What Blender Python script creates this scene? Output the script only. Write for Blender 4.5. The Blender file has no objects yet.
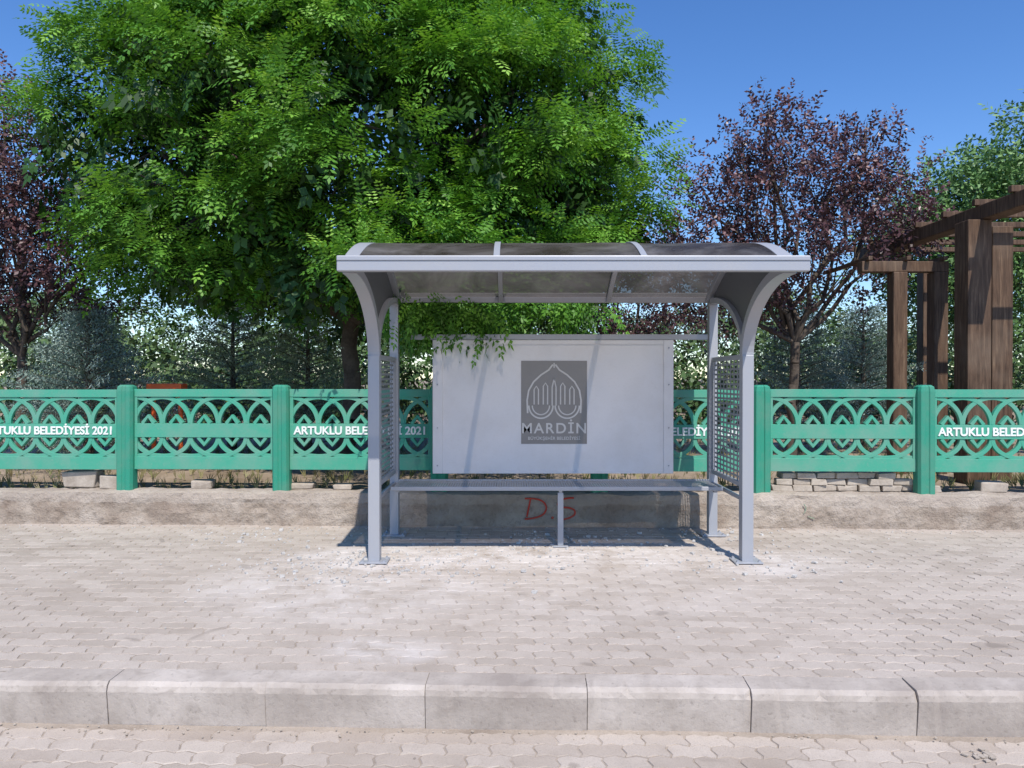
import bpy, math, random
import numpy as np
from mathutils import Vector, Matrix, noise
random.seed(7); RS=np.random.RandomState(11)
scene=bpy.context.scene
scene.view_settings.view_transform='Standard'; scene.view_settings.look='None'
scene.view_settings.exposure=0; scene.view_settings.gamma=1
STREET=-0.0297   # street line is turned slightly relative to the shelter

# ------------------------------------------------------------------ materials
def newmat(name):
    m=bpy.data.materials.new(name); m.use_nodes=True
    nt=m.node_tree; nt.nodes.clear()
    out=nt.nodes.new('ShaderNodeOutputMaterial')
    return m,nt,out
def N(nt,t,**k):
    n=nt.nodes.new(t)
    for a,b in k.items(): setattr(n,a,b)
    return n
def ramp(nt,fac,stops):
    r=N(nt,'ShaderNodeValToRGB'); e=r.color_ramp.elements
    while len(e)<len(stops): e.new(0.5)
    for i,(p,c) in enumerate(stops):
        e[i].position=p; e[i].color=(c[0],c[1],c[2],1) if hasattr(c,'__len__') else (c,c,c,1)
    nt.links.new(fac,r.inputs[0]); return r.outputs[0]
def mixc(nt,fac,a,b,mode='MIX'):
    n=N(nt,'ShaderNodeMix',data_type='RGBA',blend_type=mode)
    for s,v in ((n.inputs[0],fac),(n.inputs[6],a),(n.inputs[7],b)):
        if isinstance(v,(int,float)): s.default_value=v
        elif isinstance(v,tuple): s.default_value=(v[0],v[1],v[2],1)
        else: nt.links.new(v,s)
    return n.outputs[2]
def mth(nt,op,a,b=0.0,clamp=False):
    n=N(nt,'ShaderNodeMath',operation=op); n.use_clamp=clamp
    for s,v in ((n.inputs[0],a),(n.inputs[1],b)):
        if isinstance(v,(int,float)): s.default_value=v
        else: nt.links.new(v,s)
    return n.outputs[0]
def nz(nt,vec,scale,detail=5,rough=.6,dist=0):
    n=N(nt,'ShaderNodeTexNoise'); n.inputs['Scale'].default_value=scale
    n.inputs['Detail'].default_value=detail; n.inputs['Roughness'].default_value=rough
    n.inputs['Distortion'].default_value=dist
    nt.links.new(vec,n.inputs['Vector']); return n.outputs[0]
def objv(nt): return N(nt,'ShaderNodeTexCoord').outputs['Object']
def princ(nt,out,col,rough=.8,bump=None,bs=.3,bd=.01,metal=0,spec=.3):
    p=N(nt,'ShaderNodeBsdfPrincipled')
    if isinstance(col,tuple): p.inputs['Base Color'].default_value=(*col,1)
    else: nt.links.new(col,p.inputs['Base Color'])
    if isinstance(rough,(int,float)): p.inputs['Roughness'].default_value=rough
    else: nt.links.new(rough,p.inputs['Roughness'])
    p.inputs['Metallic'].default_value=metal
    p.inputs['Specular IOR Level'].default_value=spec
    if bump is not None:
        b=N(nt,'ShaderNodeBump'); b.inputs['Strength'].default_value=bs; b.inputs['Distance'].default_value=bd
        nt.links.new(bump,b.inputs['Height']); nt.links.new(b.outputs[0],p.inputs['Normal'])
    if out is not None: nt.links.new(p.outputs[0],out.inputs[0])
    return p
def surf(name,c1,c2,scale=6,rough=.85,bump=.3,fine=60,spec=.3,bd=.01,metal=0):
    m,nt,out=newmat(name); v=objv(nt)
    a=nz(nt,v,scale); f=nz(nt,v,fine,3)
    k=mth(nt,'ADD',mth(nt,'MULTIPLY',a,.7),mth(nt,'MULTIPLY',f,.3))
    col=ramp(nt,k,[(.35,c1),(.65,c2)])
    princ(nt,out,col,rough,k,bump,bd,metal,spec); return m

def dust_mask(nt,v):
    sx=N(nt,'ShaderNodeSeparateXYZ'); nt.links.new(v,sx.inputs[0])
    tot=None
    for cx,cy,rx,ry,w in ((-1.3,5.2,1.1,.9,.75),(.2,6.1,1.7,.6,1.1),(-1.15,5.95,.9,.5,1.2),(1.65,5.9,.8,.5,.8),(.4,5.1,1.6,.8,.35),(-.8,3.95,.35,.22,.8)):
        dx=mth(nt,'DIVIDE',mth(nt,'SUBTRACT',sx.outputs[0],cx),rx)
        dy=mth(nt,'DIVIDE',mth(nt,'SUBTRACT',sx.outputs[1],cy),ry)
        d=mth(nt,'ADD',mth(nt,'MULTIPLY',dx,dx),mth(nt,'MULTIPLY',dy,dy))
        g=mth(nt,'MULTIPLY',mth(nt,'SUBTRACT',1.3,d,True),w)
        tot=g if tot is None else mth(nt,'MAXIMUM',tot,g)
    dn=nz(nt,v,2.6,9,.75,.4)
    return mth(nt,'MULTIPLY',tot,ramp(nt,dn,[(.37,0),(.60,1)]),True)
DUST=(.66,.615,.58)
def paver_mat(name,c1,c2,patches):
    m,nt,out=newmat(name); v=objv(nt)
    tone=N(nt,'ShaderNodeNewGeometry').outputs['Random Per Island']
    base=ramp(nt,tone,[(0,c1),(.5,tuple((a+b)/2 for a,b in zip(c1,c2))),(1,c2)])
    big=nz(nt,v,.9,6,.65); mid=nz(nt,v,7,5,.6); fine=nz(nt,v,140,3,.7)
    base=mixc(nt,mth(nt,'MULTIPLY',ramp(nt,big,[(.38,0),(.66,1)]),.65),base,(.54,.475,.415))
    base=mixc(nt,mth(nt,'MULTIPLY',ramp(nt,mid,[(.50,0),(.75,1)]),.36),base,(.31,.26,.215))
    base=mixc(nt,mth(nt,'MULTIPLY',ramp(nt,fine,[(.3,1),(.5,0)]),.40),base,(.24,.20,.17))
    sp=nz(nt,v,3.1,2,.4,.6)
    base=mixc(nt,mth(nt,'MULTIPLY',ramp(nt,sp,[(.70,0),(.74,1)]),.40),base,(.15,.12,.10))
    sp2=nz(nt,v,17,1,.3,.3)
    base=mixc(nt,mth(nt,'MULTIPLY',ramp(nt,sp2,[(.78,0),(.80,1)]),.5),base,(.09,.075,.065))
    if patches:
        base=mixc(nt,mth(nt,'MULTIPLY',dust_mask(nt,v),.80),base,DUST)
    princ(nt,out,base,.9,mth(nt,'ADD',fine,mid),.5,.005); return m

M_pave=paver_mat('sidewalk_paver',(.36,.305,.255),(.485,.425,.37),True)
M_road=paver_mat('road_paver',(.35,.29,.235),(.50,.435,.37),False)
def sand_mat():
    m,nt,out=newmat('joint_sand'); v=objv(nt)
    a=nz(nt,v,3); f=nz(nt,v,90,3)
    col=ramp(nt,mth(nt,'ADD',mth(nt,'MULTIPLY',a,.7),mth(nt,'MULTIPLY',f,.3)),[(.35,(.26,.215,.175)),(.65,(.44,.38,.32))])
    col=mixc(nt,mth(nt,'MULTIPLY',dust_mask(nt,v),.9),col,(.58,.54,.51))
    princ(nt,out,col,.95,f,.3,.01); return m
M_sand=sand_mat()
def kerb_mat():
    m,nt,out=newmat('kerb_concrete'); v=objv(nt)
    isl=N(nt,'ShaderNodeObjectInfo').outputs['Random']
    a=nz(nt,v,2.4,7,.65); b=nz(nt,v,38,5,.7); c=nz(nt,v,9,4,.6,.8)
    k=mth(nt,'ADD',a,mth(nt,'MULTIPLY',mth(nt,'SUBTRACT',isl,.5),.10))
    col=ramp(nt,k,[(.30,(.32,.275,.24)),(.5,(.42,.37,.325)),(.68,(.52,.465,.415))])
    col=mixc(nt,mth(nt,'MULTIPLY',ramp(nt,c,[(.56,0),(.70,1)]),.4),col,(.28,.24,.205))
    col=mixc(nt,mth(nt,'MULTIPLY',ramp(nt,b,[(.28,1),(.42,0)]),.6),col,(.21,.18,.155))
    princ(nt,out,col,.92,mth(nt,'ADD',b,c),.6,.006); return m
M_kerb=kerb_mat()
M_dirt=surf('dry_ground',(.20,.15,.10),(.40,.32,.24),1.2,.95,.6,20)
M_asph=surf('far_ground',(.22,.20,.16),(.33,.29,.23),.3,.95,.2,5)
M_stone=surf('loose_stone',(.32,.27,.22),(.50,.44,.37),8,.9,.5,60)
M_cement=surf('cement_patch',(.42,.40,.38),(.64,.62,.59),7,.95,.5,50)

def wall_mat():
    m,nt,out=newmat('low_wall_concrete'); v=objv(nt)
    a=nz(nt,v,2.2,7,.65); b=nz(nt,v,26,5,.7); c=nz(nt,v,.8,3,.5,.5)
    col=ramp(nt,a,[(.30,(.26,.20,.155)),(.5,(.39,.325,.265)),(.68,(.52,.455,.39))])
    col=mixc(nt,ramp(nt,c,[(.5,0),(.62,.45)]),col,(.29,.225,.18))
    col=mixc(nt,ramp(nt,b,[(.25,.6),(.48,0)]),col,(.16,.13,.10))
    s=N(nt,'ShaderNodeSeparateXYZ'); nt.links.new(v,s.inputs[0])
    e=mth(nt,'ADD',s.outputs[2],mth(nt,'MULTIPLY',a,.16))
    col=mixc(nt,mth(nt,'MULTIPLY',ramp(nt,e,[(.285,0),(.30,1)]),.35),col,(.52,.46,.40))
    princ(nt,out,col,.95,mth(nt,'ADD',mth(nt,'MULTIPLY',a,1.0),b),.9,.025); return m
M_wall=wall_mat()

def paint_mat(name,c,dirt,rough=.45,amt=.3,spec=.4,metal=0.0):
    m,nt,out=newmat(name); v=objv(nt)
    a=nz(nt,v,3,6,.65); b=nz(nt,v,45,4,.6)
    col=mixc(nt,mth(nt,'MULTIPLY',ramp(nt,a,[(.42,0),(.70,1)]),amt),c,dirt)
    col=mixc(nt,mth(nt,'MULTIPLY',ramp(nt,b,[(.55,0),(.7,1)]),amt*.5),col,dirt)
    r=mth(nt,'ADD',rough,mth(nt,'MULTIPLY',a,.15))
    princ(nt,out,col,r,b,.06,.003,metal,spec); return m
M_steel=paint_mat('grey_painted_steel',(.36,.375,.41),(.42,.40,.38),.38,.25,.5,.15)
M_sheet=paint_mat('board_sheet_metal',(.73,.72,.73),(.61,.585,.57),.6,.45,.25)
M_gusset=paint_mat('gusset_sheet',(.11,.115,.125),(.17,.16,.15),.4,.3,.5)
M_green=paint_mat('green_fence_paint',(.065,.345,.235),(.18,.33,.26),.6,.75,.25)
M_greenp=paint_mat('green_post_paint',(.032,.27,.18),(.12,.26,.19),.6,.75,.25)
M_white=paint_mat('white_lettering',(.80,.82,.80),(.5,.6,.55),.6,.35)
M_plaque=paint_mat('logo_plaque',(.23,.215,.205),(.29,.27,.26),.3,.4,.5)
M_logo=paint_mat('logo_lines',(.60,.58,.56),(.5,.48,.46),.4,.3)
M_red=paint_mat('red_spray',(.62,.07,.05),(.45,.20,.14),.8,.6,.1)
M_gspray=paint_mat('green_spray',(.15,.36,.24),(.35,.35,.27),.8,.9,.1)

def perforated(name,c,pitch,hole,ax=('Y','Z')):
    m,nt,out=newmat(name); v=objv(nt)
    s=N(nt,'ShaderNodeSeparateXYZ'); nt.links.new(v,s.inputs[0])
    ds=[]
    for a,pt,h in zip(ax,pitch,hole):
        f=mth(nt,'FRACT',mth(nt,'DIVIDE',mth(nt,'ADD',s.outputs[a],50.0),pt))
        ds.append(mth(nt,'LESS_THAN',mth(nt,'ABSOLUTE',mth(nt,'SUBTRACT',f,.5)),h/2))
    fac=mth(nt,'MULTIPLY',ds[0],ds[1])
    p=princ(nt,None,c,.45,spec=.4)
    t=N(nt,'ShaderNodeBsdfTransparent'); mx=N(nt,'ShaderNodeMixShader')
    nt.links.new(fac,mx.inputs[0]); nt.links.new(p.outputs[0],mx.inputs[1]); nt.links.new(t.outputs[0],mx.inputs[2])
    nt.links.new(mx.outputs[0],out.inputs[0]); return m
M_perf=perforated('perforated_side_sheet',(.27,.28,.30),(.10,.042),(.60,.58))
M_seat=perforated('perforated_seat_sheet',(.40,.41,.43),(.022,.022),(.45,.45),('X','Y'))

def poly_mat():
    m,nt,out=newmat('smoked_polycarbonate'); v=objv(nt)
    a=nz(nt,v,1.6,6,.65,.6)
    patches=ramp(nt,a,[(.40,(.06,.052,.048)),(.66,(.40,.38,.37))])  # sheet colour varies from dark brown to grey in irregular patches
    p=princ(nt,None,patches,.22,spec=.5)
    t=N(nt,'ShaderNodeBsdfTransparent'); t.inputs[0].default_value=(.26,.24,.225,1)
    tl=N(nt,'ShaderNodeBsdfTranslucent'); tl.inputs[0].default_value=(.30,.27,.25,1)
    ad=N(nt,'ShaderNodeMixShader'); ad.inputs[0].default_value=.40
    nt.links.new(p.outputs[0],ad.inputs[1]); nt.links.new(tl.outputs[0],ad.inputs[2])
    mx=N(nt,'ShaderNodeMixShader')
    nt.links.new(ramp(nt,a,[(.35,.40),(.7,.65)]),mx.inputs[0])
    nt.links.new(t.outputs[0],mx.inputs[1]); nt.links.new(ad.outputs[0],mx.inputs[2])
    nt.links.new(mx.outputs[0],out.inputs[0]); return m
M_poly=poly_mat()

def wood_mat():
    m,nt,out=newmat('pergola_wood'); v=objv(nt)
    mp=N(nt,'ShaderNodeMapping'); mp.inputs['Scale'].default_value=(14,14,1.2); nt.links.new(v,mp.inputs[0])
    a=nz(nt,mp.outputs[0],2.2,6,.65,.4); b=nz(nt,v,1.3,3)
    col=ramp(nt,a,[(.3,(.045,.026,.016)),(.55,(.115,.068,.042)),(.75,(.22,.145,.09))])
    col=mixc(nt,ramp(nt,b,[(.5,0),(.7,.4)]),col,(.22,.165,.12))
    princ(nt,out,col,.7,a,.5,.006); return m
M_wood=wood_mat()
M_bark=surf('bark',(.06,.045,.035),(.15,.12,.095),5,.95,.9,30,bd=.02)

def leaf_mat(name,stops,trans,tf=.35,rough=.5):
    m,nt,out=newmat(name)
    at=N(nt,'ShaderNodeAttribute',attribute_name='tone')
    col=ramp(nt,at.outputs['Fac'],stops)
    p=princ(nt,None,col,rough,spec=.35)
    if tf>0:
        t=N(nt,'ShaderNodeBsdfTranslucent')
        nt.links.new(mixc(nt,1.0,col,trans,'MULTIPLY'),t.inputs[0])
        mx=N(nt,'ShaderNodeMixShader'); mx.inputs[0].default_value=tf
        nt.links.new(p.outputs[0],mx.inputs[1]); nt.links.new(t.outputs[0],mx.inputs[2])
        nt.links.new(mx.outputs[0],out.inputs[0])
    else: nt.links.new(p.outputs[0],out.inputs[0])
    return m
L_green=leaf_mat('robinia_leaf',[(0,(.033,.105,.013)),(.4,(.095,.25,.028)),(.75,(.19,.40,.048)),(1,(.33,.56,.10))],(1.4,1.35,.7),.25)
L_dark=leaf_mat('robinia_shaded_leaf',[(0,(.014,.042,.006)),(1,(.045,.12,.016))],(1,1,1),0)  # darker copy of the robinia leaf, crown shade put into its colour
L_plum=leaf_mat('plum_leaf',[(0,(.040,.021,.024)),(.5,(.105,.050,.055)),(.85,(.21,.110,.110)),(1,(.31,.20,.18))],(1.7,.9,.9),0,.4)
L_blue=leaf_mat('spruce_needles',[(0,(.075,.13,.10)),(.5,(.19,.27,.23)),(1,(.38,.46,.41))],(1,1,1),0)
L_olive=leaf_mat('silver_leaf',[(0,(.13,.19,.10)),(.5,(.29,.37,.23)),(1,(.52,.58,.42))],(1,1.1,.8),0)
L_soft=leaf_mat('far_tree_leaf',[(0,(.05,.11,.03)),(.5,(.11,.22,.06)),(1,(.22,.35,.13))],(1.3,1.4,.8),0)
L_far=leaf_mat('background_leaf',[(0,(.03,.065,.018)),(.5,(.065,.12,.035)),(1,(.14,.21,.075))],(1,1,1),0)
L_grass=leaf_mat('dry_grass',[(0,(.07,.10,.03)),(.5,(.20,.20,.08)),(1,(.36,.31,.17))],(1,1,.8),0)

# ------------------------------------------------------------------ mesh helpers
def link(o,parent=None,rot=0.0):
    scene.collection.objects.link(o)
    if parent is not None: o.parent=parent
    else: o.rotation_euler.z=rot
    return o
def empty(name,rot=0.0):
    e=bpy.data.objects.new(name,None); e.empty_display_size=.2; return link(e,None,rot)
def mesh(name,vs,fs,mat,parent=None,rot=0.0,bevel=0,smooth=False):
    me=bpy.data.meshes.new(name); me.from_pydata([tuple(v) for v in vs],[],fs); me.update()
    if mat: me.materials.append(mat)
    o=bpy.data.objects.new(name,me); link(o,parent,rot)
    if smooth:
        for p in me.polygons: p.use_smooth=True
    if bevel:
        b=o.modifiers.new('b','BEVEL'); b.width=bevel; b.segments=2; b.limit_method='ANGLE'
        b.harden_normals=False
    return o
def box_vf(x0,x1,y0,y1,z0,z1,base=0):
    v=[(x0,y0,z0),(x1,y0,z0),(x1,y1,z0),(x0,y1,z0),(x0,y0,z1),(x1,y0,z1),(x1,y1,z1),(x0,y1,z1)]
    f=[(0,3,2,1),(4,5,6,7),(0,1,5,4),(1,2,6,5),(2,3,7,6),(3,0,4,7)]
    return v,[tuple(i+base for i in q) for q in f]
def box(name,x0,x1,y0,y1,z0,z1,mat,parent=None,rot=0.0,bevel=.004):
    v,f=box_vf(x0,x1,y0,y1,z0,z1); return mesh(name,v,f,mat,parent,rot,bevel)
class Acc:
    def __init__(s): s.v=[]; s.f=[]
    def add(s,v,f):
        b=len(s.v); s.v+=list(v); s.f+=[tuple(i+b for i in q) for q in f]
    def box(s,*a):
        v,f=box_vf(*a); s.add(v,f)
    def ribbon(s,pts,hw,y0,y1,closed=False):
        """flat bar following pts (x,z), half width hw, between y0 and y1"""
        n=len(pts); vs=[];fs=[]
        for i,(x,z) in enumerate(pts):
            if closed: a=pts[(i-1)%n]; b=pts[(i+1)%n]
            else: a=pts[max(i-1,0)]; b=pts[min(i+1,n-1)]
            tx,tz=b[0]-a[0],b[1]-a[1]; l=math.hypot(tx,tz) or 1; nx,nzz=-tz/l,tx/l
            vs+=[(x+nx*hw,y0,z+nzz*hw),(x-nx*hw,y0,z-nzz*hw),(x-nx*hw,y1,z-nzz*hw),(x+nx*hw,y1,z+nzz*hw)]
        m=n if closed else n-1
        for i in range(m):
            a=4*i; b=4*((i+1)%n)
            for k in range(4): fs.append((a+k,b+k,b+(k+1)%4,a+(k+1)%4))
        if not closed: fs+=[(0,1,2,3),(4*n-1,4*n-2,4*n-3,4*n-4)]
        s.add(vs,fs)
    def cyl(s,p0,p1,r0,r1,n=7):
        p0=Vector(p0);p1=Vector(p1);d=(p1-p0)
        if d.length<1e-5: return
        d.normalize(); a=d.orthogonal().normalized(); b=d.cross(a)
        vs=[];fs=[]
        for p,r in ((p0,r0),(p1,r1)):
            for i in range(n):
                t=2*math.pi*i/n; vs.append(tuple(p+a*(r*math.cos(t))+b*(r*math.sin(t))))
        for i in range(n): fs.append((i,(i+1)%n,n+(i+1)%n,n+i))
        s.add(vs,fs)
    def limb(s,p0,p1,r0,r1,seg=5,wob=.08,n=8):
        p0=Vector(p0);p1=Vector(p1);L=(p1-p0).length; prev=p0; out=[p0]
        for i in range(1,seg+1):
            t=i/seg; q=p0.lerp(p1,t)
            if i<seg: q+=Vector((random.uniform(-1,1),random.uniform(-1,1),random.uniform(-.4,.4)))*wob*L*.5
            s.cyl(prev,q,r0+(r1-r0)*(i-1)/seg,r0+(r1-r0)*t,n); prev=q; out.append(q)
        return out
    def obj(s,name,mat,parent=None,rot=0.0,bevel=0,smooth=False):
        return mesh(name,s.v,s.f,mat,parent,rot,bevel,smooth)

# ------------------------------------------------------------------ ground
def pavers(name,x0,x1,y0,y1,z,mat,L=.2,W=.1):
    a=.0095; g=.009
    def f(x):
        p=(x/(L/2))%1.0
        return a*(1-4*abs(p-.5))
    bottom=[(-L/2+i*L/8) for i in range(8)]
    out=[]
    for x in bottom: out.append((x,-W/2+f(x)))
    def ge(y):
        p=(y+W/2)/W
        return g*math.sin(2*math.pi*p)
    e0=f(L/2)
    for i in range(4): 
        y=-W/2+i*W/4; out.append((L/2+ge(y), y+e0))
    for x in reversed(bottom): out.append((x+L/8, W/2+f(x+L/8)))
    for i in range(4,0,-1):
        y=-W/2+i*W/4; out.append((-L/2+ge(y), y+e0))
    o2=[]
    for p in out:
        if not o2 or math.hypot(p[0]-o2[-1][0],p[1]-o2[-1][1])>1e-4: o2.append(p)
    n=len(o2)
    rows=int((y1-y0)/W); cols=int((x1-x0)/L)
    V=[];F=[]
    sx1=1-.004/L; sy1=1-.004/W; sx2=1-.012/L; sy2=1-.012/W
    for j in range(rows):
        for i in range(cols):
            cx=x0+(i+.5)*L+(L/2 if j%2 else 0); cy=y0+(j+.5)*W
            cy+=.014*noise.noise(Vector((cx*.5,cy*.5,3))); cx+=.014*noise.noise(Vector((cx*.5,cy*.5,9)))
            dz=random.uniform(-.0014,.0014)+.006*noise.noise(Vector((cx*.8,cy*.8,5))); tx=random.uniform(-.016,.016); ty=random.uniform(-.028,.028)
            jx=random.uniform(-.0016,.0016); jy=random.uniform(-.0016,.0016)
            b=len(V)
            for (px,py) in o2: V.append((cx+jx+px*sx1,cy+jy+py*sy1,z-.007))
            for (px,py) in o2: V.append((cx+jx+px*sx2,cy+jy+py*sy2,z+dz+tx*px+ty*py))
            F.append(tuple(b+n+k for k in range(n)))
            for k in range(n):
                k2=(k+1)%n; F.append((b+k,b+k2,b+n+k2,b+n+k))
    return mesh(name,V,F,mat,None,STREET)

RZ=-.205
pavers('sidewalk',-9.0,9.4,3.65,7.35,0.0,M_pave)
pavers('road',-7.0,7.4,2.05,3.48,RZ,M_road)
def bedding(name,x0,x1,y0,y1,z):
    V=[];F=[];nx,ny=int((x1-x0)/.4),max(2,int((y1-y0)/.25))
    for j in range(ny+1):
        for i in range(nx+1):
            x=x0+(x1-x0)*i/nx; y=y0+(y1-y0)*j/ny
            V.append((x,y,z+.006*noise.noise(Vector((x*.8,y*.8,5)))))
    for j in range(ny):
        for i in range(nx):
            a=j*(nx+1)+i; F.append((a,a+1,a+nx+2,a+nx+1))
    return mesh(name,V,F,M_sand,None,STREET,smooth=True)
bedding('sidewalk_bedding',-40,40,3.6,7.5,-.0040)
bedding('road_bedding',-40,40,-6,3.5,RZ-.0040)
mesh('ground',[(-800,-800,-.24),(800,-800,-.24),(800,800,-.24),(-800,800,-.24)],[(0,1,2,3)],M_asph)
# kerb
kerb=empty('kerb',STREET)
for i in range(-14,15):
    s0=-.515+.768*i; s1=s0+.765
    pr=[(3.505,-.27),(3.480,-.045),(3.484,-.018),(3.504,0.0),(3.645,.004),(3.645,-.27)]
    dz=random.uniform(-.005,.005); dy=random.uniform(-.004,.004); r_=random.uniform(-.006,.006)
    V=[];nseg=24; chip=0
    for k in range(nseg+1):
        s=s0+(s1-s0)*k/nseg
        chip=max(0,chip*.4+(random.uniform(.006,.016) if random.random()<.13 else 0))
        if k in (0,nseg): chip+=.004
        for q,(y,z) in enumerate(pr):
            w=.0022 if q in (1,2,3) else .0008
            cc=chip if q in (2,) else chip*.5 if q in (1,3) else 0
            V.append((s,y+dy+cc+random.uniform(-w,w),z+dz-cc*.7+r_*(k/nseg-.5)+random.uniform(-w,w)))
    m=len(pr);F=[]
    for k in range(nseg):
        for q in range(m): F.append((k*m+q,k*m+(q+1)%m,(k+1)*m+(q+1)%m,(k+1)*m+q))
    F.append(tuple(range(m))[::-1]); F.append(tuple(nseg*m+q for q in range(m)))
    mesh('kerb_stone',V,F,M_kerb,kerb,bevel=.0015)
# park ground behind the wall (gently uneven)
V=[];F=[];nx,ny=90,60
for j in range(ny+1):
    y=7.46+ (j/ny)**2.2*420
    for i in range(nx+1):
        t=(i/nx*2-1); x=math.copysign(abs(t)**2.0,t)*420
        V.append((x,y,.29+.03*noise.noise(Vector((x*.8,y*.8,0)))))
for j in range(ny):
    for i in range(nx):
        a=j*(nx+1)+i; F.append((a,a+1,a+nx+2,a+nx+1))
mesh('park_ground',V,F,M_dirt,None,STREET,smooth=True)

# low wall with rough edges
V=[];F=[];nx=460
prof=[(7.25,-.05),(7.25,.02),(7.25,.07),(7.25,.12),(7.25,.17),(7.25,.22),(7.252,.27),(7.262,.318),(7.30,.33),(7.38,.332),(7.47,.33),(7.50,.1)]
m=len(prof)
for i in range(nx+1):
    x=-9+18.4*i/nx
    for q,(y,z) in enumerate(prof):
        p=Vector((x*4,y*6,z*9)); n1=noise.noise(p); n2=noise.noise(p*3.1); n3=noise.noise(Vector((x*1.1,0,7)))
        yy=y+(n1*.018+n2*.012 if q<9 else 0); zz=z+((n1*.014+n2*.012+n3*.012) if q>=5 and q<11 else 0)
        V.append((x,yy,zz))
for i in range(nx):
    for q in range(m-1): F.append((i*m+q,(i+1)*m+q,(i+1)*m+q+1,i*m+q+1))
lw=mesh('low_concrete_wall',V,F,M_wall,None,STREET)
def stroke(name,pts,mat,r=.009,y=7.232):
    cu=bpy.data.curves.new(name,'CURVE'); cu.dimensions='3D'; cu.bevel_depth=r; cu.bevel_resolution=1
    sp=cu.splines.new('NURBS'); sp.points.add(len(pts)-1); sp.order_u=3; sp.use_endpoint_u=True
    for p,(x,z) in zip(sp.points,pts): p.co=(x-.19,y,z,1)
    o=bpy.data.objects.new(name,cu); cu.materials.append(mat); return link(o,lw)
stroke('graffiti_stroke',[(.16,.29),(.14,.20),(.12,.10)],M_red)
stroke('graffiti_stroke',[(.10,.28),(.24,.29),(.33,.20),(.26,.09),(.10,.08)],M_red)
stroke('graffiti_stroke',[(.36,.10),(.38,.09)],M_red,.012)
stroke('graffiti_stroke',[(.58,.29),(.46,.29),(.40,.20),(.60,.19),(.58,.09),(.42,.07)],M_red)
stroke('graffiti_stroke',[(2.80,.24),(2.84,.20),(2.80,.15)],M_gspray,.004)
stroke('graffiti_stroke',[(2.84,.12),(2.90,.10)],M_gspray,.004)

# ------------------------------------------------------------------ fence
fence=empty('concrete_fence',STREET)
def spacing(k): return -3.93+1.593*k-.20
for k in range(-3,9):
    s=spacing(k)
    w=.085
    prof=[(-w,.06),(-w,-.03),(-w+.02,-.06),(-.022,-.06),(-.014,-.05),(.014,-.05),(.022,-.06),(w-.02,-.06),(w,-.03),(w,.06)]
    zs=[(.315,1.0),(1.33,1.0),(1.375,.90),(1.392,.60)]
    n=len(prof); V=[];F=[]; lean=random.uniform(-.008,.008)
    for z,sc in zs:
        for (x,y) in prof: V.append((s+x*sc+lean*z,7.37+y*sc,z))
    for a in range(len(zs)-1):
        for q in range(n): F.append((a*n+q,a*n+(q+1)%n,(a+1)*n+(q+1)%n,(a+1)*n+q))
    F.append(tuple((len(zs)-1)*n+q for q in range(n)))
    mesh('fence_post',V,F,M_greenp,fence,bevel=.004)
for k in range(-3,8):
    a0=spacing(k)+.08; a1=spacing(k+1)-.08; L=a1-a0
    y0,y1=7.375,7.425; dz=random.uniform(-.006,.006)
    A=Acc()
    A.box(a0,a1,y0-.006,y1+.006,1.268,1.345)
    A.box(a0,a1,y0-.005,y1+.005,.535,.665)
    A.box(a0,a1,y0-.004,y1+.004,.858,.998)
    A.box(a0-.001,a0+.035,y0-.002,y1+.002,.665,1.268); A.box(a1-.035,a1+.001,y0-.002,y1+.002,.665,1.268)
    nu=5; u=L/nu
    for (zb,h,sg) in ((.998,.265,1),(.858,.190,-1)):
        for c in range(-1,nu+2):
            cx=a0+u*c
            pts=[]
            for t in range(0,25):
                th=math.pi*t/24
                x=cx+u*.98*math.cos(th); z=zb+sg*h*math.sin(th)
                if a0<=x<=a1: pts.append((x,z))
            if len(pts)>2: A.ribbon(pts,.020,y0+.004+.002*(c%3),y1-.004-.002*(c%3))
        for c in range(nu):
            cx=a0+u*(c+.5)
            # small pointed wedge filling the foot of each pair of arcs
            A.ribbon([(cx-.06,zb),(cx,zb+sg*.075),(cx+.06,zb)],.018,y0-.001,y1+.001)
    o=A.obj('fence_panel',M_green,fence,bevel=.003); o.location.z=dz
    if k%2==1:
        cu=bpy.data.curves.new('lettering','FONT'); cu.body='ARTUKLU BELEDİYESİ 2021'
        cu.size=.112; cu.extrude=.004; cu.offset=.0028; cu.align_x='CENTER'; cu.align_y='CENTER'; cu.space_character=.98
        cu.materials.append(M_white)
        o=bpy.data.objects.new('lettering',cu); link(o,fence)
        o.location=((a0+a1)/2,y0-.009,.927+dz); o.rotation_euler=(math.pi/2,0,0)

def rock(A,c,sx,sy,sz,rz):
    v,f=box_vf(-sx/2,sx/2,-sy/2,sy/2,0,sz)
    R=Matrix.Rotation(rz,3,'Z'); vv=[]
    for p in v:
        q=Vector(p)+Vector((random.uniform(-1,1)*sx*.06,random.uniform(-1,1)*sy*.06,random.uniform(-1,1)*sz*.08))
        vv.append(tuple(R@q+Vector(c)))
    A.add(vv,f)
A=Acc()
for lay in range(3):
    x=2.36+lay*.05
    while x<3.85-lay*.20:
        w=random.uniform(.14,.24); rock(A,(x+w/2,7.50+random.uniform(-.03,.03),.335+lay*.062),w*.95,.12,.058,random.uniform(-.15,.15)); x+=w
A.obj('paver_stack',M_stone,None,STREET,bevel=.006)
A=Acc()
for (x,w,h) in ((-4.65,.36,.17),(-4.30,.26,.13),(-2.38,.28,.06),(-1.95,.18,.05),(-3.4,.2,.08),(1.55,.3,.09),(4.55,.25,.1)):
    rock(A,(x,7.50,.33),w,.16,h,random.uniform(-.2,.2))
A.obj('loose_stones',M_stone,None,STREET,bevel=.012)

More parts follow.
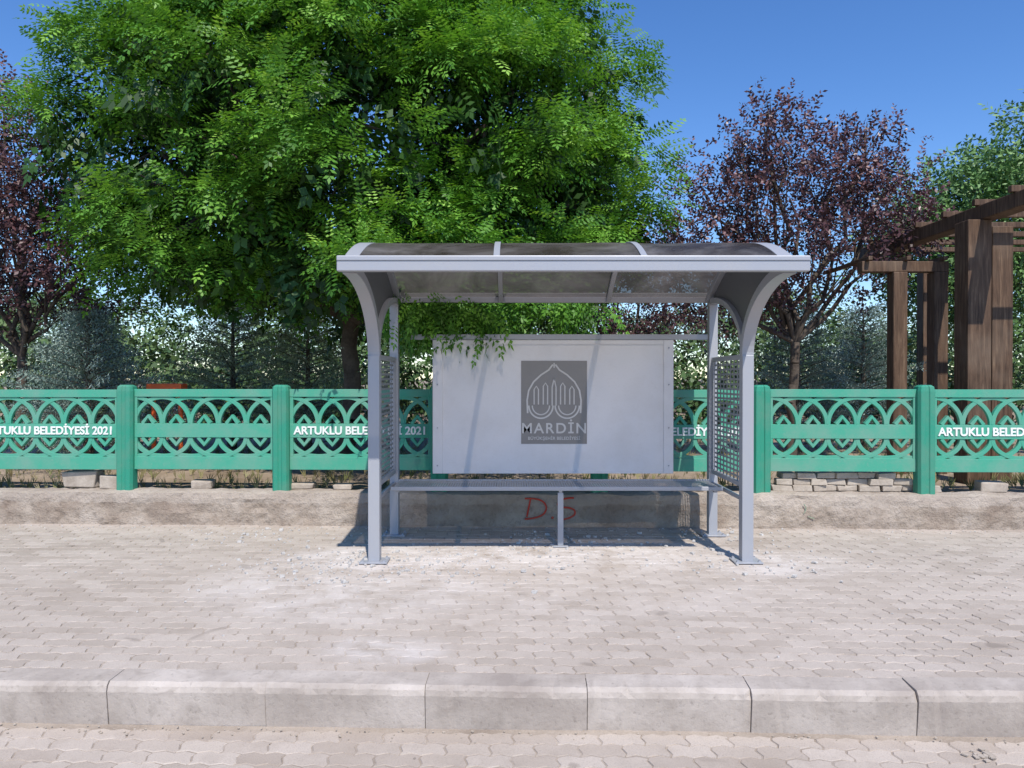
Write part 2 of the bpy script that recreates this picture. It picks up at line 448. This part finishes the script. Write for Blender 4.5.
# ------------------------------------------------------------------ bus shelter
sh=empty('bus_shelter')
XL,XR=-1.09,1.86      # centre lines of the side frames
YF,YB=5.87,6.87
def yz_strip(name,pts,hw,x0,x1,mat):
    A=Acc(); A.ribbon([(y,z) for (y,z) in pts],hw,x0,x1)
    v=[(p[1],p[0],p[2]) for p in A.v]
    return mesh(name,v,[tuple(reversed(f)) for f in A.f],mat,sh,bevel=.003)
Yc,Rw,Z0,H=5.91,1.0,2.19,.295
def zroof(y): return Z0+H*(1-((y-Yc)/Rw)**2)
arch=[(Yc-Rw+2*Rw*i/28,zroof(Yc-Rw+2*Rw*i/28)) for i in range(29)]
for nm,xc in (('left',XL),('right',XR)):
    hw=.045
    box('front_post_'+nm,xc-hw,xc+hw,YF-.045,YF+.045,.012,1.64,M_steel,sh)
    fa=[(YF-.90*(1-math.cos(t)),1.62+.575*math.sin(t)) for t in [math.pi/2*i/18 for i in range(19)]]
    yz_strip('front_arm_'+nm,fa,.034,xc-.047,xc+.047,M_steel)
    ba=[(YF+.95*(1-math.cos(t)),1.62+.545*math.sin(t)) for t in [math.pi/2*i/18 for i in range(19)]]
    yz_strip('rear_arm_'+nm,ba,.026,xc-.040,xc+.040,M_steel)
    box('back_post_'+nm,xc-.04,xc+.04,YB-.04,YB+.04,.012,2.16,M_steel,sh)
    prof=fa[::-1]+ba[1:]
    top=[(y,zroof(y)-.03) for (y,z) in prof]
    V=[];F=[];n=len(prof)
    for (y,z),(y2,z2) in zip(prof,top):
        V+=[(xc,y,z),(xc,y2,max(z2,z))]
    for i in range(n-1): F.append((2*i,2*i+2,2*i+3,2*i+1))
    g=mesh('gusset_'+nm,V,F,M_gusset,sh); md=g.modifiers.new('s','SOLIDIFY'); md.thickness=.006; md.offset=0
    yz_strip('end_arch_'+nm,arch,.026,xc-.05,xc+.05,M_steel)
    z0,z1=.60,1.63
    mesh('side_panel_sheet_'+nm,[(xc,YF+.06,z0+.01),(xc,YB-.055,z0+.01),(xc,YB-.055,z1-.01),(xc,YF+.06,z1-.01)],[(0,1,2,3)],M_perf,sh)
    box('side_panel_top_'+nm,xc-.018,xc+.018,YF+.047,YB-.042,z1-.02,z1+.02,M_steel,sh)
    box('side_panel_bottom_'+nm,xc-.018,xc+.018,YF+.047,YB-.042,z0-.02,z0+.02,M_steel,sh)
    box('side_panel_stile_front_'+nm,xc-.014,xc+.014,YF+.046,YF+.085,z0+.021,z1-.021,M_steel,sh)
    box('side_panel_stile_back_'+nm,xc-.014,xc+.014,YB-.08,YB-.041,z0+.021,z1-.021,M_steel,sh)
    for yy,t in ((YF,'front'),(YB,'back')):
        box('base_plate_%s_%s'%(t,nm),xc-.11,xc+.11,yy-.09,yy+.09,.0035,.014,M_steel,sh,bevel=.003)
        A=Acc()
        for dx in (-.085,.085):
            for dy in (-.065,.065): A.cyl((xc+dx,yy+dy,.013),(xc+dx,yy+dy,.03),.010,.009,6); A.box(xc+dx-.011,xc+dx+.011,yy+dy-.011,yy+dy+.011,.0142,.020)
        A.obj('anchor_bolts',M_steel,sh)
for i,xr in enumerate((-.105,.90)):
    yz_strip('roof_rib_%d'%i,[(y,z-.004) for y,z in arch],.018,xr-.02,xr+.02,M_steel)
    yz_strip('roof_strip_%d'%i,[(y,z+.030) for y,z in arch],.004,xr-.022,xr+.022,M_steel)
V=[];F=[];nxx=24
for i,(y,z) in enumerate(arch):
    for j in range(nxx+1):
        x=XL-.03+(XR-XL+.06)*j/nxx
        V.append((x,y,z+.0235+.007*noise.noise(Vector((x*2.2,y*2.5,0)))))
for i in range(len(arch)-1):
    for j in range(nxx):
        a=i*(nxx+1)+j; F.append((a,a+1,a+nxx+2,a+nxx+1))
o=mesh('roof_sheet',V,F,M_poly,sh,smooth=True)
box('front_beam',XL-.065,XR+.105,4.875,4.935,2.165,2.268,M_steel,sh,bevel=.006)
box('front_beam_lip',XL-.063,XR+.103,4.868,4.8745,2.235,2.262,M_steel,sh,bevel=.002)
box('rear_beam',XL-.05,XR+.05,YB+.0405,YB+.09,2.165,2.255,M_steel,sh,bevel=.004)
box('back_rail',XL+.15,XR-.0405,YB-.015,YB+.02,1.815,1.865,M_steel,sh,bevel=.003)
box('back_board',-.715,1.475,YB-.008,YB+.012,.585,1.812,M_sheet,sh,bevel=.002)
box('board_edge_left',-.735,-.645,YB-.022,YB-.009,.575,1.812,M_sheet,sh,bevel=.003)
box('board_edge_right',1.405,1.495,YB-.022,YB-.009,.575,1.812,M_sheet,sh,bevel=.003)
box('board_edge_bottom',-.644,1.404,YB-.020,YB-.009,.575,.60,M_sheet,sh,bevel=.002)
box('board_edge_top',-.644,1.404,YB-.020,YB-.009,1.775,1.811,M_sheet,sh,bevel=.002)
A=Acc()
for x in (-.69,1.45):
    for z in (.65,1.0,1.4,1.74): A.cyl((x,YB-.028,z),(x,YB-.0225,z),.007,.007,8); A.box(x-.005,x+.005,YB-.031,YB-.028,z-.005,z+.005)
A.obj('board_screws',M_steel,sh)
px,pz=.39,1.235
box('logo_plaque',px-.305,px+.305,YB-.0125,YB-.0088,pz-.385,pz+.385,M_plaque,sh,bevel=.001)
A=Acc()
ya,yb=YB-.0155,YB-.0128
def R(pts,hw=.006,closed=False): A.ribbon([(px+x,pz+.02+z) for x,z in pts],hw,ya,yb,closed)
def arcp(cx,cz,rx,rz,a0,a1,n=22): return [(cx+rx*math.cos(math.radians(a0+(a1-a0)*i/n)),cz+rz*math.sin(math.radians(a0+(a1-a0)*i/n))) for i in range(n+1)]
for s_ in (-1,1):
    R([(s_*x,z) for x,z in [(.245,-.12),(.25,.0),(.235,.09),(.19,.17),(.12,.235),(.05,.28),(.012,.33)]],.0075)
    R([(s_*.185,-.04),(s_*.185,.10),(s_*.165,.13),(s_*.145,.10),(s_*.145,-.04)],.0055)
    R([(s_*.10,-.04),(s_*.10,.13),(s_*.08,.16),(s_*.06,.13),(s_*.06,-.04)],.0055)
    for rr,hw in ((.112,.007),(.080,.0055)):
        R(arcp(s_*.122,-.05,rr,rr*1.05,180,360),hw)
    R([(s_*.018,-.05),(s_*.018,.12),(0,.20)],.0055)
R([(0,.30),(0,.345)],.006)
A.obj('logo_lines',M_logo,sh)
for body,size,z,sp in (('MARDİN',.135,-.245,1.2),('BÜYÜKŞEHİR BELEDİYESİ',.040,-.335,1.05)):
    cu=bpy.data.curves.new('plaque_text','FONT'); cu.body=body; cu.size=size; cu.extrude=.001; cu.offset=.002 if size>.1 else .0006
    cu.align_x='CENTER'; cu.align_y='CENTER'; cu.space_character=sp; cu.materials.append(M_logo)
    o=bpy.data.objects.new('plaque_text',cu); link(o,sh); o.location=(px,YB-.0140,pz+z); o.rotation_euler=(math.pi/2,0,0)
mesh('bench_seat',[(XL+.06,6.38,.515),(XR-.06,6.38,.515),(XR-.06,6.82,.515),(XL+.06,6.82,.515)],[(0,1,2,3)],M_seat,sh)
box('bench_front_bar',XL+.0455,XR-.0455,6.355,6.3795,.490,.525,M_steel,sh,bevel=.005)
box('bench_rear_bar',XL+.0405,XR-.0405,6.821,6.845,.490,.525,M_steel,sh,bevel=.004)
for i,x in enumerate((XL+.10,.42,XR-.10)):
    box('bench_bearer_%d'%i,x-.015,x+.015,6.3805,6.82,.470,.5045,M_steel,sh)
for x in (XL,XR):
    box('bench_arm',x-.015,x+.015,YF+.0455,YB-.0405,.470,.500,M_steel,sh)
box('bench_leg',.395,.445,6.385,6.425,.012,.469,M_steel,sh)
box('bench_leg_plate',.355,.485,6.35,6.46,.0035,.013,M_steel,sh,bevel=.002)
A=Acc()
for _ in range(900):
    c=random.choice([(XL,YF),(XL,YF),(XR,YF),(XR,YB),(.42,6.4),(-.3,5.6),(.3,6.6),(-1.6,5.6),(-2.3,6.9)])
    x=c[0]+random.gauss(0,.42); y=c[1]+random.gauss(0,.28)
    if y<3.8 or y>7.15: continue
    s=random.uniform(.004,.015)*random.choice((1,1,1,1.8)); rock(A,(x,y,.001),s*1.3,s,s*.7,random.uniform(0,3))
for _ in range(420):
    x=random.uniform(-6,6); y=random.choice([random.uniform(3.8,7.1),random.uniform(7.05,7.2)])
    s=random.uniform(.004,.011); rock(A,(x,y-.03*x,.001),s*1.3,s,s*.7,random.uniform(0,3))
A.obj('cement_crumbs',M_cement)
A=Acc()
for _ in range(16):
    s=random.uniform(.008,.022); rock(A,(2.07+random.gauss(0,.035),3.25+random.gauss(0,.02),RZ+.001),s*1.5,s,s*.4,random.uniform(0,3))
for _ in range(160):
    x=random.uniform(-3,3); s=random.uniform(.003,.009); rock(A,(x,3.47-.03*x-abs(random.gauss(0,.05)),RZ),s*1.4,s,s*.6,random.uniform(0,3))
A.obj('rubble_debris',M_stone)

# ------------------------------------------------------------------ pergolas
pg=empty('wooden_pergola')
for (x,y,w,h) in ((5.13,8.25,.13,3.20),(5.62,8.60,.12,3.20),(6.6,11.8,.10,3.2),(8.6,8.4,.12,3.2),(8.6,11.2,.12,3.2)):
    box('pergola_post',x-w,x+w,y-w,y+w,.25,h,M_wood,pg,bevel=.01)
box('pergola_beam',5.16,5.36,7.3,11.2,3.205,3.37,M_wood,pg,bevel=.01)
box('pergola_beam',8.5,8.68,7.3,11.9,3.205,3.37,M_wood,pg,bevel=.01)
for i in range(7):
    y=7.6+.6*i; box('pergola_joist',5.12,9.0,y,y+.06,3.372,3.44,M_wood,pg,bevel=.006)
pg2=empty('wooden_pergola')
for (x,y) in ((4.68,9.0),(5.17,9.0),(7.4,11.4)):
    w=.085
    box('pergola_post',x-w,x+w,y-w,y+w,.25,2.74,M_wood,pg2,bevel=.01)
box('pergola_beam',4.22,5.27,8.93,9.07,2.742,2.87,M_wood,pg2,bevel=.008)
for x in (4.26,4.72,5.16):
    box('pergola_joist',x,x+.05,8.85,10.1,2.872,2.92,M_wood,pg2,bevel=.006)

# ------------------------------------------------------------------ foliage
def quads_obj(name,P,tone,mat,parent=None):
    M=P.shape[0]; me=bpy.data.meshes.new(name)
    me.vertices.add(M*4); me.vertices.foreach_set('co',P.reshape(-1).astype(np.float32))
    me.loops.add(M*4); me.loops.foreach_set('vertex_index',np.arange(M*4,dtype=np.int32))
    me.polygons.add(M); me.polygons.foreach_set('loop_start',np.arange(0,M*4,4,dtype=np.int32))
    me.polygons.foreach_set('loop_total',np.full(M,4,dtype=np.int32))
    at=me.attributes.new('tone','FLOAT','POINT'); at.data.foreach_set('value',np.repeat(tone,4).astype(np.float32))
    me.materials.append(mat); me.update(calc_edges=True)
    return link(bpy.data.objects.new(name,me),parent)
def leaflet(base,d,n,l,w):
    d=d/np.linalg.norm(d); s=np.cross(n,d); s/=np.linalg.norm(s)
    return [base,base+d*l*.45+s*w/2,base+d*l,base+d*l*.45-s*w/2]
def tpl_pinnate(pairs=6,l=.19,w=.095):
    q=[]
    for i in range(pairs):
        u=.16+.78*i/(pairs-1)
        for s in (-1,1):
            d=np.array([.42,s*1.0,-.12]); n=np.array([0.0,s*.2,1.0])
            q.append(leaflet(np.array([u,0,0.]),d,n,l*(1.25-.35*abs(u-.5)*2),w))
    q.append(leaflet(np.array([.97,0,0.]),np.array([1,0,-.1]),np.array([0,0,1.]),l,w))
    return np.array(q)
def tpl_twig(nl=9,l=.30,w=.16,spread=1.0):
    q=[]; r=np.random.RandomState(3)
    for i in range(nl):
        u=.1+.85*i/(nl-1); a=i*2.4
        d=np.array([.6,math.cos(a)*spread,math.sin(a)*spread*.8]); n=np.array([r.uniform(-.3,.3),-math.sin(a)*.6,1.0])
        q.append(leaflet(np.array([u,0,0.]),d,n,l*r.uniform(.8,1.15),w))
    return np.array(q)
def tpl_needle(nl=14,l=.22,w=.05):
    q=[]
    for i in range(nl):
        u=.05+.9*i/(nl-1); a=i*2.4
        d=np.array([.75,math.cos(a),math.sin(a)*.9+.15]); n=np.array([.2,-math.sin(a),math.cos(a)+.01])
        q.append(leaflet(np.array([u,0,0.]),d,n,l*(1.1-.4*u),w))
    return np.array(q)
def place(C,D,Nn,S,T,droop=.2):
    D=D/np.linalg.norm(D,axis=1,keepdims=True)
    Nn=Nn-(Nn*D).sum(1,keepdims=True)*D; Nn/=np.linalg.norm(Nn,axis=1,keepdims=True)+1e-9
    B=np.cross(Nn,D)
    u=T[...,0][None];v=T[...,1][None];w=T[...,2][None]
    S4=S[:,None,None,None]
    P=C[:,None,None,:]+S4*(u[...,None]*D[:,None,None,:]+v[...,None]*B[:,None,None,:]+w[...,None]*Nn[:,None,None,:])
    P[...,2]-=S[:,None,None]*droop*u**2
    return P
def unit(n):
    v=RS.normal(size=(n,3)); return v/np.linalg.norm(v,axis=1,keepdims=True)
def clumps_on(lobes,dens,inner=.82,squash=1.0,lo=.86,hi=1.10):
    pts=[];outs=[]
    for (x,y,z,r) in lobes:
        n=int(dens*r*r*12.5+.5)
        d=unit(n); rad=r*RS.uniform(lo,hi,(n,1))
        p=np.array([x,y,z])+d*rad*np.array([1,1,squash])
        keep=np.ones(n,bool)
        for (a,b,c,q) in lobes:
            if (a,b,c,q)==(x,y,z,r): continue
            keep&=np.linalg.norm((p-np.array([a,b,c]))/np.array([1,1,squash]),axis=1)>q*inner
        pts.append(p[keep]); outs.append(d[keep])
    return np.concatenate(pts),np.concatenate(outs)
def leaves(pts,outs,per,spread,size,T,name,mat,parent,up=1.0,outw=.9,droop=.25,vert=-.15,var=.25,nout=.35,flat=.75):
    n=len(pts); C=np.repeat(pts,per,0); O=np.repeat(outs,per,0)
    cr=np.repeat(RS.uniform(-.20,.20,n),per)
    J=RS.normal(size=C.shape)*spread*np.array([1,1,flat])
    C=C+J
    D=O*outw+unit(len(C)); D[:,2]+=vert
    Nn=unit(len(C))*.40+O*nout; Nn[:,2]+=up
    S=size*RS.uniform(1-var,1+var,len(C))
    P=place(C,D,Nn,S,T,droop); m=T.shape[0]
    r=np.clip(.42+cr+RS.normal(size=len(C))*.13+.20*O[:,2]+.5*J[:,2]/max(spread,.01)*.2,0,1)  # leaf tone: random, plus lighter towards the top of each clump
    return quads_obj(name,P.reshape(-1,4,3),np.repeat(r,m),mat,parent)

# --- big robinia
tr=empty('robinia_tree')
lobes=[(-2.2,9.9,4.7,2.40),(-4.5,9.5,4.35,1.30),(-3.65,9.0,3.50,1.05),(-4.75,9.6,5.15,.80),(.40,9.6,5.0,1.12),(.90,9.6,3.80,.92),
 (.3,9.2,3.2,.9),(-1.0,8.9,3.25,1.05),(-2.4,8.8,3.15,.95),(-3.4,9.4,5.6,1.25),(-1.1,9.5,6.0,1.35),(.20,9.6,5.55,.75),
 (-1.7,8.3,4.3,1.2),(-3.2,8.5,4.6,1.05),(-.3,8.6,4.4,1.05),(-5.0,9.7,4.2,.80),(1.05,9.8,4.3,.68),(-1.6,8.6,5.5,1.0),
 (-1.1,8.0,2.75,.50),(-.55,7.75,2.55,.36),(-1.35,7.5,2.40,.25),(.7,9.0,2.7,.5),(-2.2,11.3,4.2,2.1),(-.2,11.0,3.9,1.6),(-4.0,11.0,4.2,1.4),
 (.25,8.2,2.62,.42),(-.35,8.1,2.55,.40),(-4.2,9.2,3.1,.75)]
pb,ob=clumps_on(lobes,2.0,.80,lo=.90,hi=1.04)
keep=(pb[:,2]>2.30)|(pb[:,1]<8.4); pb=pb[keep]
boughs=[(p[0],p[1],p[2],RS.uniform(.24,.46)) for p in pb]
C=[];O=[]
for (x,y,z,r) in boughs:
    n=int(62*r*r+4); d=unit(n); d[:,2]=np.where(d[:,2]<-.35,-d[:,2],d[:,2])
    C.append(np.array([x,y,z])+d*r*RS.uniform(.7,1.05,(n,1))*np.array([1,1,.62])); O.append(d)
pts=np.concatenate(C); outs=np.concatenate(O)
front=pts[:,1]<10.3
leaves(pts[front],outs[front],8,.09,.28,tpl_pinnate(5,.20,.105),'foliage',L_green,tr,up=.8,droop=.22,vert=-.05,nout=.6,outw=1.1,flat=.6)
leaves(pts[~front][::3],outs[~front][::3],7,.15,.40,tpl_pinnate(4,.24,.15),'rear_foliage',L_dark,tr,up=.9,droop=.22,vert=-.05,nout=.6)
pts2,outs2=clumps_on([(a,b,c,r*.70) for a,b,c,r in lobes if r>.6],3.2,.7)
keep=pts2[:,2]>2.7; pts2=pts2[keep]; outs2=outs2[keep]
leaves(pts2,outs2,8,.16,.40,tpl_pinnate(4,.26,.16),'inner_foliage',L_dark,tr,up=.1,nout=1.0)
# boughs hanging down behind the shelter roof
k=[]
for _ in range(95):
    t=random.random()**1.1; k.append((-1.18+1.02*t+random.gauss(0,.05),6.98+random.uniform(-.12,.22),2.13-.10*abs(t-.5)+random.uniform(-.20,.08)))
for _ in range(40):
    k.append((random.uniform(-.2,.9),7.5+random.uniform(-.2,.3),2.20+random.uniform(-.10,.12)))
pk=np.array(k); leaves(pk,np.tile(np.array([[0,-.20,-.5]]),(len(k),1)),6,.07,.20,tpl_pinnate(5,.20,.105),'hanging_foliage',L_green,tr,droop=.5,up=.6,nout=.7)
A=Acc()
base=(-2.15,9.7,.25); fork=(-2.1,9.7,2.2)
A.limb(base,fork,.13,.10,6,.05,12)
for (x,y,z,r) in lobes[:17]:
    l=A.limb(fork,(x,y,z),.085,.03,6,.10)
    for _ in range(5):
        d=Vector(unit(1)[0]); A.limb(l[random.randint(3,6)],(x+d.x*r*.85,y+d.y*r*.85,z+d.z*r*.85),.025,.008,3,.1,5)
A.limb(fork,(-.9,8.0,2.7),.05,.015,5,.1); A.limb((-.9,8.0,2.7),(-.8,7.2,2.25),.015,.006,4,.1,5)
A.limb((-.9,8.0,2.7),(.6,7.6,2.32),.014,.005,5,.08,5)
A.obj('trunk_and_limbs',M_bark,tr,smooth=True)

# --- purple plums
def plum(name,base,lobes,dens,seed,size=.21,per=9,hf=1.9,mat=None,T=None,spread=.15):
    random.seed(seed); t=empty(name)
    pts,outs=clumps_on(lobes,dens,.55,hi=1.18)
    p2,o2=clumps_on([(a,b,c,r*.55) for a,b,c,r in lobes],dens*1.2,.4)
    pts=np.concatenate([pts,p2]); outs=np.concatenate([outs,o2])
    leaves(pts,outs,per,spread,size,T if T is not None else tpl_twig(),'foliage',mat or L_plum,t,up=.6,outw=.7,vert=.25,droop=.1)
    A=Acc(); f=(base[0]+.05,base[1],base[2]+hf)
    A.limb(base,f,.075,.06,6,.05,10)
    for (x,y,z,r) in lobes:
        l=A.limb(f,(x,y,z+r*.3),.038,.012,6,.12,6)
        for _ in range(7):
            d=Vector(unit(1)[0]); d.z=abs(d.z)
            A.limb(l[random.randint(2,6)],(x+d.x*r,y+d.y*r,z+d.z*r),.012,.004,3,.14,5)
    A.obj('trunk_and_limbs',M_bark,t,smooth=True)
plum('purple_plum_tree',(3.85,10.2,.25),[(3.75,10,3.6,.9),(2.75,10,3.3,.62),(4.75,10,3.45,.75),(3.55,10,4.6,.50),(3.45,10,4.95,.24),(4.5,10,4.3,.52),(4.75,10,4.65,.28),(2.6,10.1,3.9,.42),(5.15,10.2,3.9,.42),(3.3,10.3,2.8,.55),(2.2,10.2,2.8,.5),(5.4,10.2,3.4,.36),(3.0,9.9,4.3,.32)],5.8,5,hf=1.7,per=9)
plum('purple_plum_tree',(-6.8,10.2,.25),[(-6.9,10,3.4,.9),(-6.1,10,3.0,.7),(-6.7,10,4.3,.75),(-7.7,10,3.9,.9),(-5.75,9.9,2.75,.5),(-6.85,10,4.95,.45),(-7.8,10,2.9,.8),(-6.25,9.6,3.7,.5)],6.0,9,hf=1.5,per=9)
plum('purple_plum_tree',(2.0,13.5,.25),[(2.0,13.5,2.9,.9),(2.9,13.5,2.8,.8),(1.2,13.4,2.6,.7),(2.4,13.4,3.6,.6)],4.2,12,hf=1.4)
plum('ash_tree',(9.3,14.5,.25),[(9.2,14.5,4.2,1.2),(8.4,14.3,4.7,.8),(9.6,14.5,5.2,.75),(10.3,14.5,4.6,1.1),(8.2,14.5,3.6,.9),(10.2,14.4,5.9,.5),(9.0,14,3.0,1.0),(7.7,14.4,4.1,.5)],5.2,15,size=.40,per=9,hf=2.2,mat=L_soft,T=tpl_twig(9,.30,.12,.8),spread=.25)

# --- conifers
def conifer(name,x,y,h,r,mat,seed,size=.27,dens=1.0,z0=.3):
    random.seed(seed); rs=np.random.RandomState(seed); t=empty(name)
    A=Acc(); A.cyl((x,y,.25),(x,y,z0+h*.96),.07,.012,8)
    C=[];D=[]
    nb=int(90*dens)
    for i in range(nb):
        f=(i/nb)**.85; z=z0+.12+h*f*.93; L=r*(1-f)**.85*rs.uniform(.7,1.15)+.08; a=i*2.399+rs.uniform(-.3,.3)
        dx,dy=math.cos(a),math.sin(a); up=.30-.15*(1-f)
        A.cyl((x,y,z),(x+dx*L,y+dy*L,z+up*L),.012,.004,4)
        m=max(3,int(L/.10))
        for k in range(m):
            s=.2+.8*k/m; 
            for side in (-1,0,1):
                c=(x+dx*L*s,y+dy*L*s,z+up*L*s+rs.normal()*.02)
                C.append(c); D.append((dx-side*dy*.9,dy+side*dx*.9,.18+rs.normal()*.15))
    C=np.array(C);D=np.array(D); n=len(C); T=tpl_needle()
    P=place(C,D,np.tile([[0,0,1.]],(n,1))+rs.normal(size=(n,3))*.2,size*rs.uniform(.7,1.2,n),T,-.05)
    quads_obj('needles',P.reshape(-1,4,3),np.repeat(np.clip(rs.normal(.5,.2,n),0,1),len(T)),mat,t)
    A.obj('trunk_and_branches',M_bark,t)
conifer('blue_spruce',-5.5,9.6,2.0,1.15,L_blue,1)
conifer('blue_spruce',-6.6,11.5,2.3,1.2,L_blue,2)
conifer('blue_spruce',-4.6,12.2,2.7,1.5,L_olive,3)
conifer('blue_spruce',-3.2,11.6,2.3,1.3,L_olive,4)
conifer('blue_spruce',-.6,12.5,1.9,1.2,L_blue,5,dens=.5)
conifer('blue_spruce',4.45,11.5,2.3,1.1,L_blue,6)
conifer('blue_spruce',5.6,11.8,2.3,1.2,L_blue,7)
conifer('blue_spruce',1.1,12.8,1.8,1.1,L_olive,8,dens=.5)

# --- distant tree mass
lob=[]
rr=np.random.RandomState(5)
for i in range(46):
    x=-30+60*i/45+rr.uniform(-.6,.6)
    lob.append((x,26+rr.uniform(-2,3),1.6+rr.uniform(-.3,1.1),rr.uniform(1.2,2.0)))
for i in range(18):
    x=-13+26*i/17+rr.uniform(-.6,.6); lob.append((x,18+rr.uniform(-1,1),1.0+rr.uniform(0,.7),rr.uniform(.8,1.1)))
p,o=clumps_on(lob,2.8,.8); keep=o[:,1]<.5; p,o=p[keep],o[keep]
leaves(p,o,7,.3,.50,tpl_twig(8,.34,.20),'background_trees',L_far,None)
n=4200
C=np.column_stack([RS.uniform(-9,10,n),7.6+RS.uniform(0,1,n)**1.6*8,np.full(n,.29)])
D=RS.normal(size=(n,3))*.35; D[:,2]=1
T=np.array([leaflet(np.array([0,0,0.]),np.array([1,.25*k,0.]),np.array([0,0,1.]),1.0,.09) for k in (-1,0,1)])
P=place(C,D,unit(n),RS.uniform(.06,.17,n),T,0); quads_obj('weeds',P.reshape(-1,4,3),np.repeat(RS.uniform(0,1,n),3),L_grass)

M_or=paint_mat('orange_plastic',(.75,.12,.02),(.5,.15,.06),.4,.3)
A=Acc()
for x in (-4.65,-4.30): A.limb((x,9.6,.3),(x,9.6,1.3),.03,.03,2,0)
A.box(-4.70,-4.25,9.5,9.7,1.28,1.39); A.box(-4.68,-4.27,9.35,9.8,.78,.83)
A.obj('play_equipment',M_or,bevel=.01)

# ------------------------------------------------------------------ light
w=bpy.data.worlds.new('World'); scene.world=w; w.use_nodes=True
nt=w.node_tree; nt.nodes.clear()
sk=nt.nodes.new('ShaderNodeTexSky'); sk.sky_type='NISHITA'; sk.sun_disc=False
sdir=Vector((.37,-1.55,2.2)).normalized()
sk.sun_elevation=math.asin(sdir.z); sk.sun_rotation=math.atan2(sdir.x,sdir.y)
sk.air_density=1.0; sk.dust_density=.2; sk.ozone_density=3.6; sk.altitude=600
hs=nt.nodes.new('ShaderNodeHueSaturation'); hs.inputs['Saturation'].default_value=1.22; hs.inputs['Value'].default_value=1.25; hs.inputs['Hue'].default_value=.508
bg=nt.nodes.new('ShaderNodeBackground'); bg.inputs[1].default_value=.15
o=nt.nodes.new('ShaderNodeOutputWorld'); nt.links.new(sk.outputs[0],hs.inputs['Color']); nt.links.new(hs.outputs[0],bg.inputs[0]); nt.links.new(bg.outputs[0],o.inputs[0])
sl=bpy.data.lights.new('sun','SUN'); sl.energy=5.0; sl.angle=math.radians(.53); sl.color=(1,.94,.86)
so=bpy.data.objects.new('sun',sl); link(so); so.rotation_euler=(-sdir).to_track_quat('-Z','Y').to_euler()
so.location=(3,-10,14)

# ------------------------------------------------------------------ camera
cd=bpy.data.cameras.new('camera'); cd.sensor_width=36; cd.lens=740/1024*36; cd.clip_end=3000; cd.clip_start=.05
co=bpy.data.objects.new('camera',cd); link(co); co.location=(0,0,1.46)
co.rotation_euler=(math.radians(90-.46),0,0); scene.camera=co
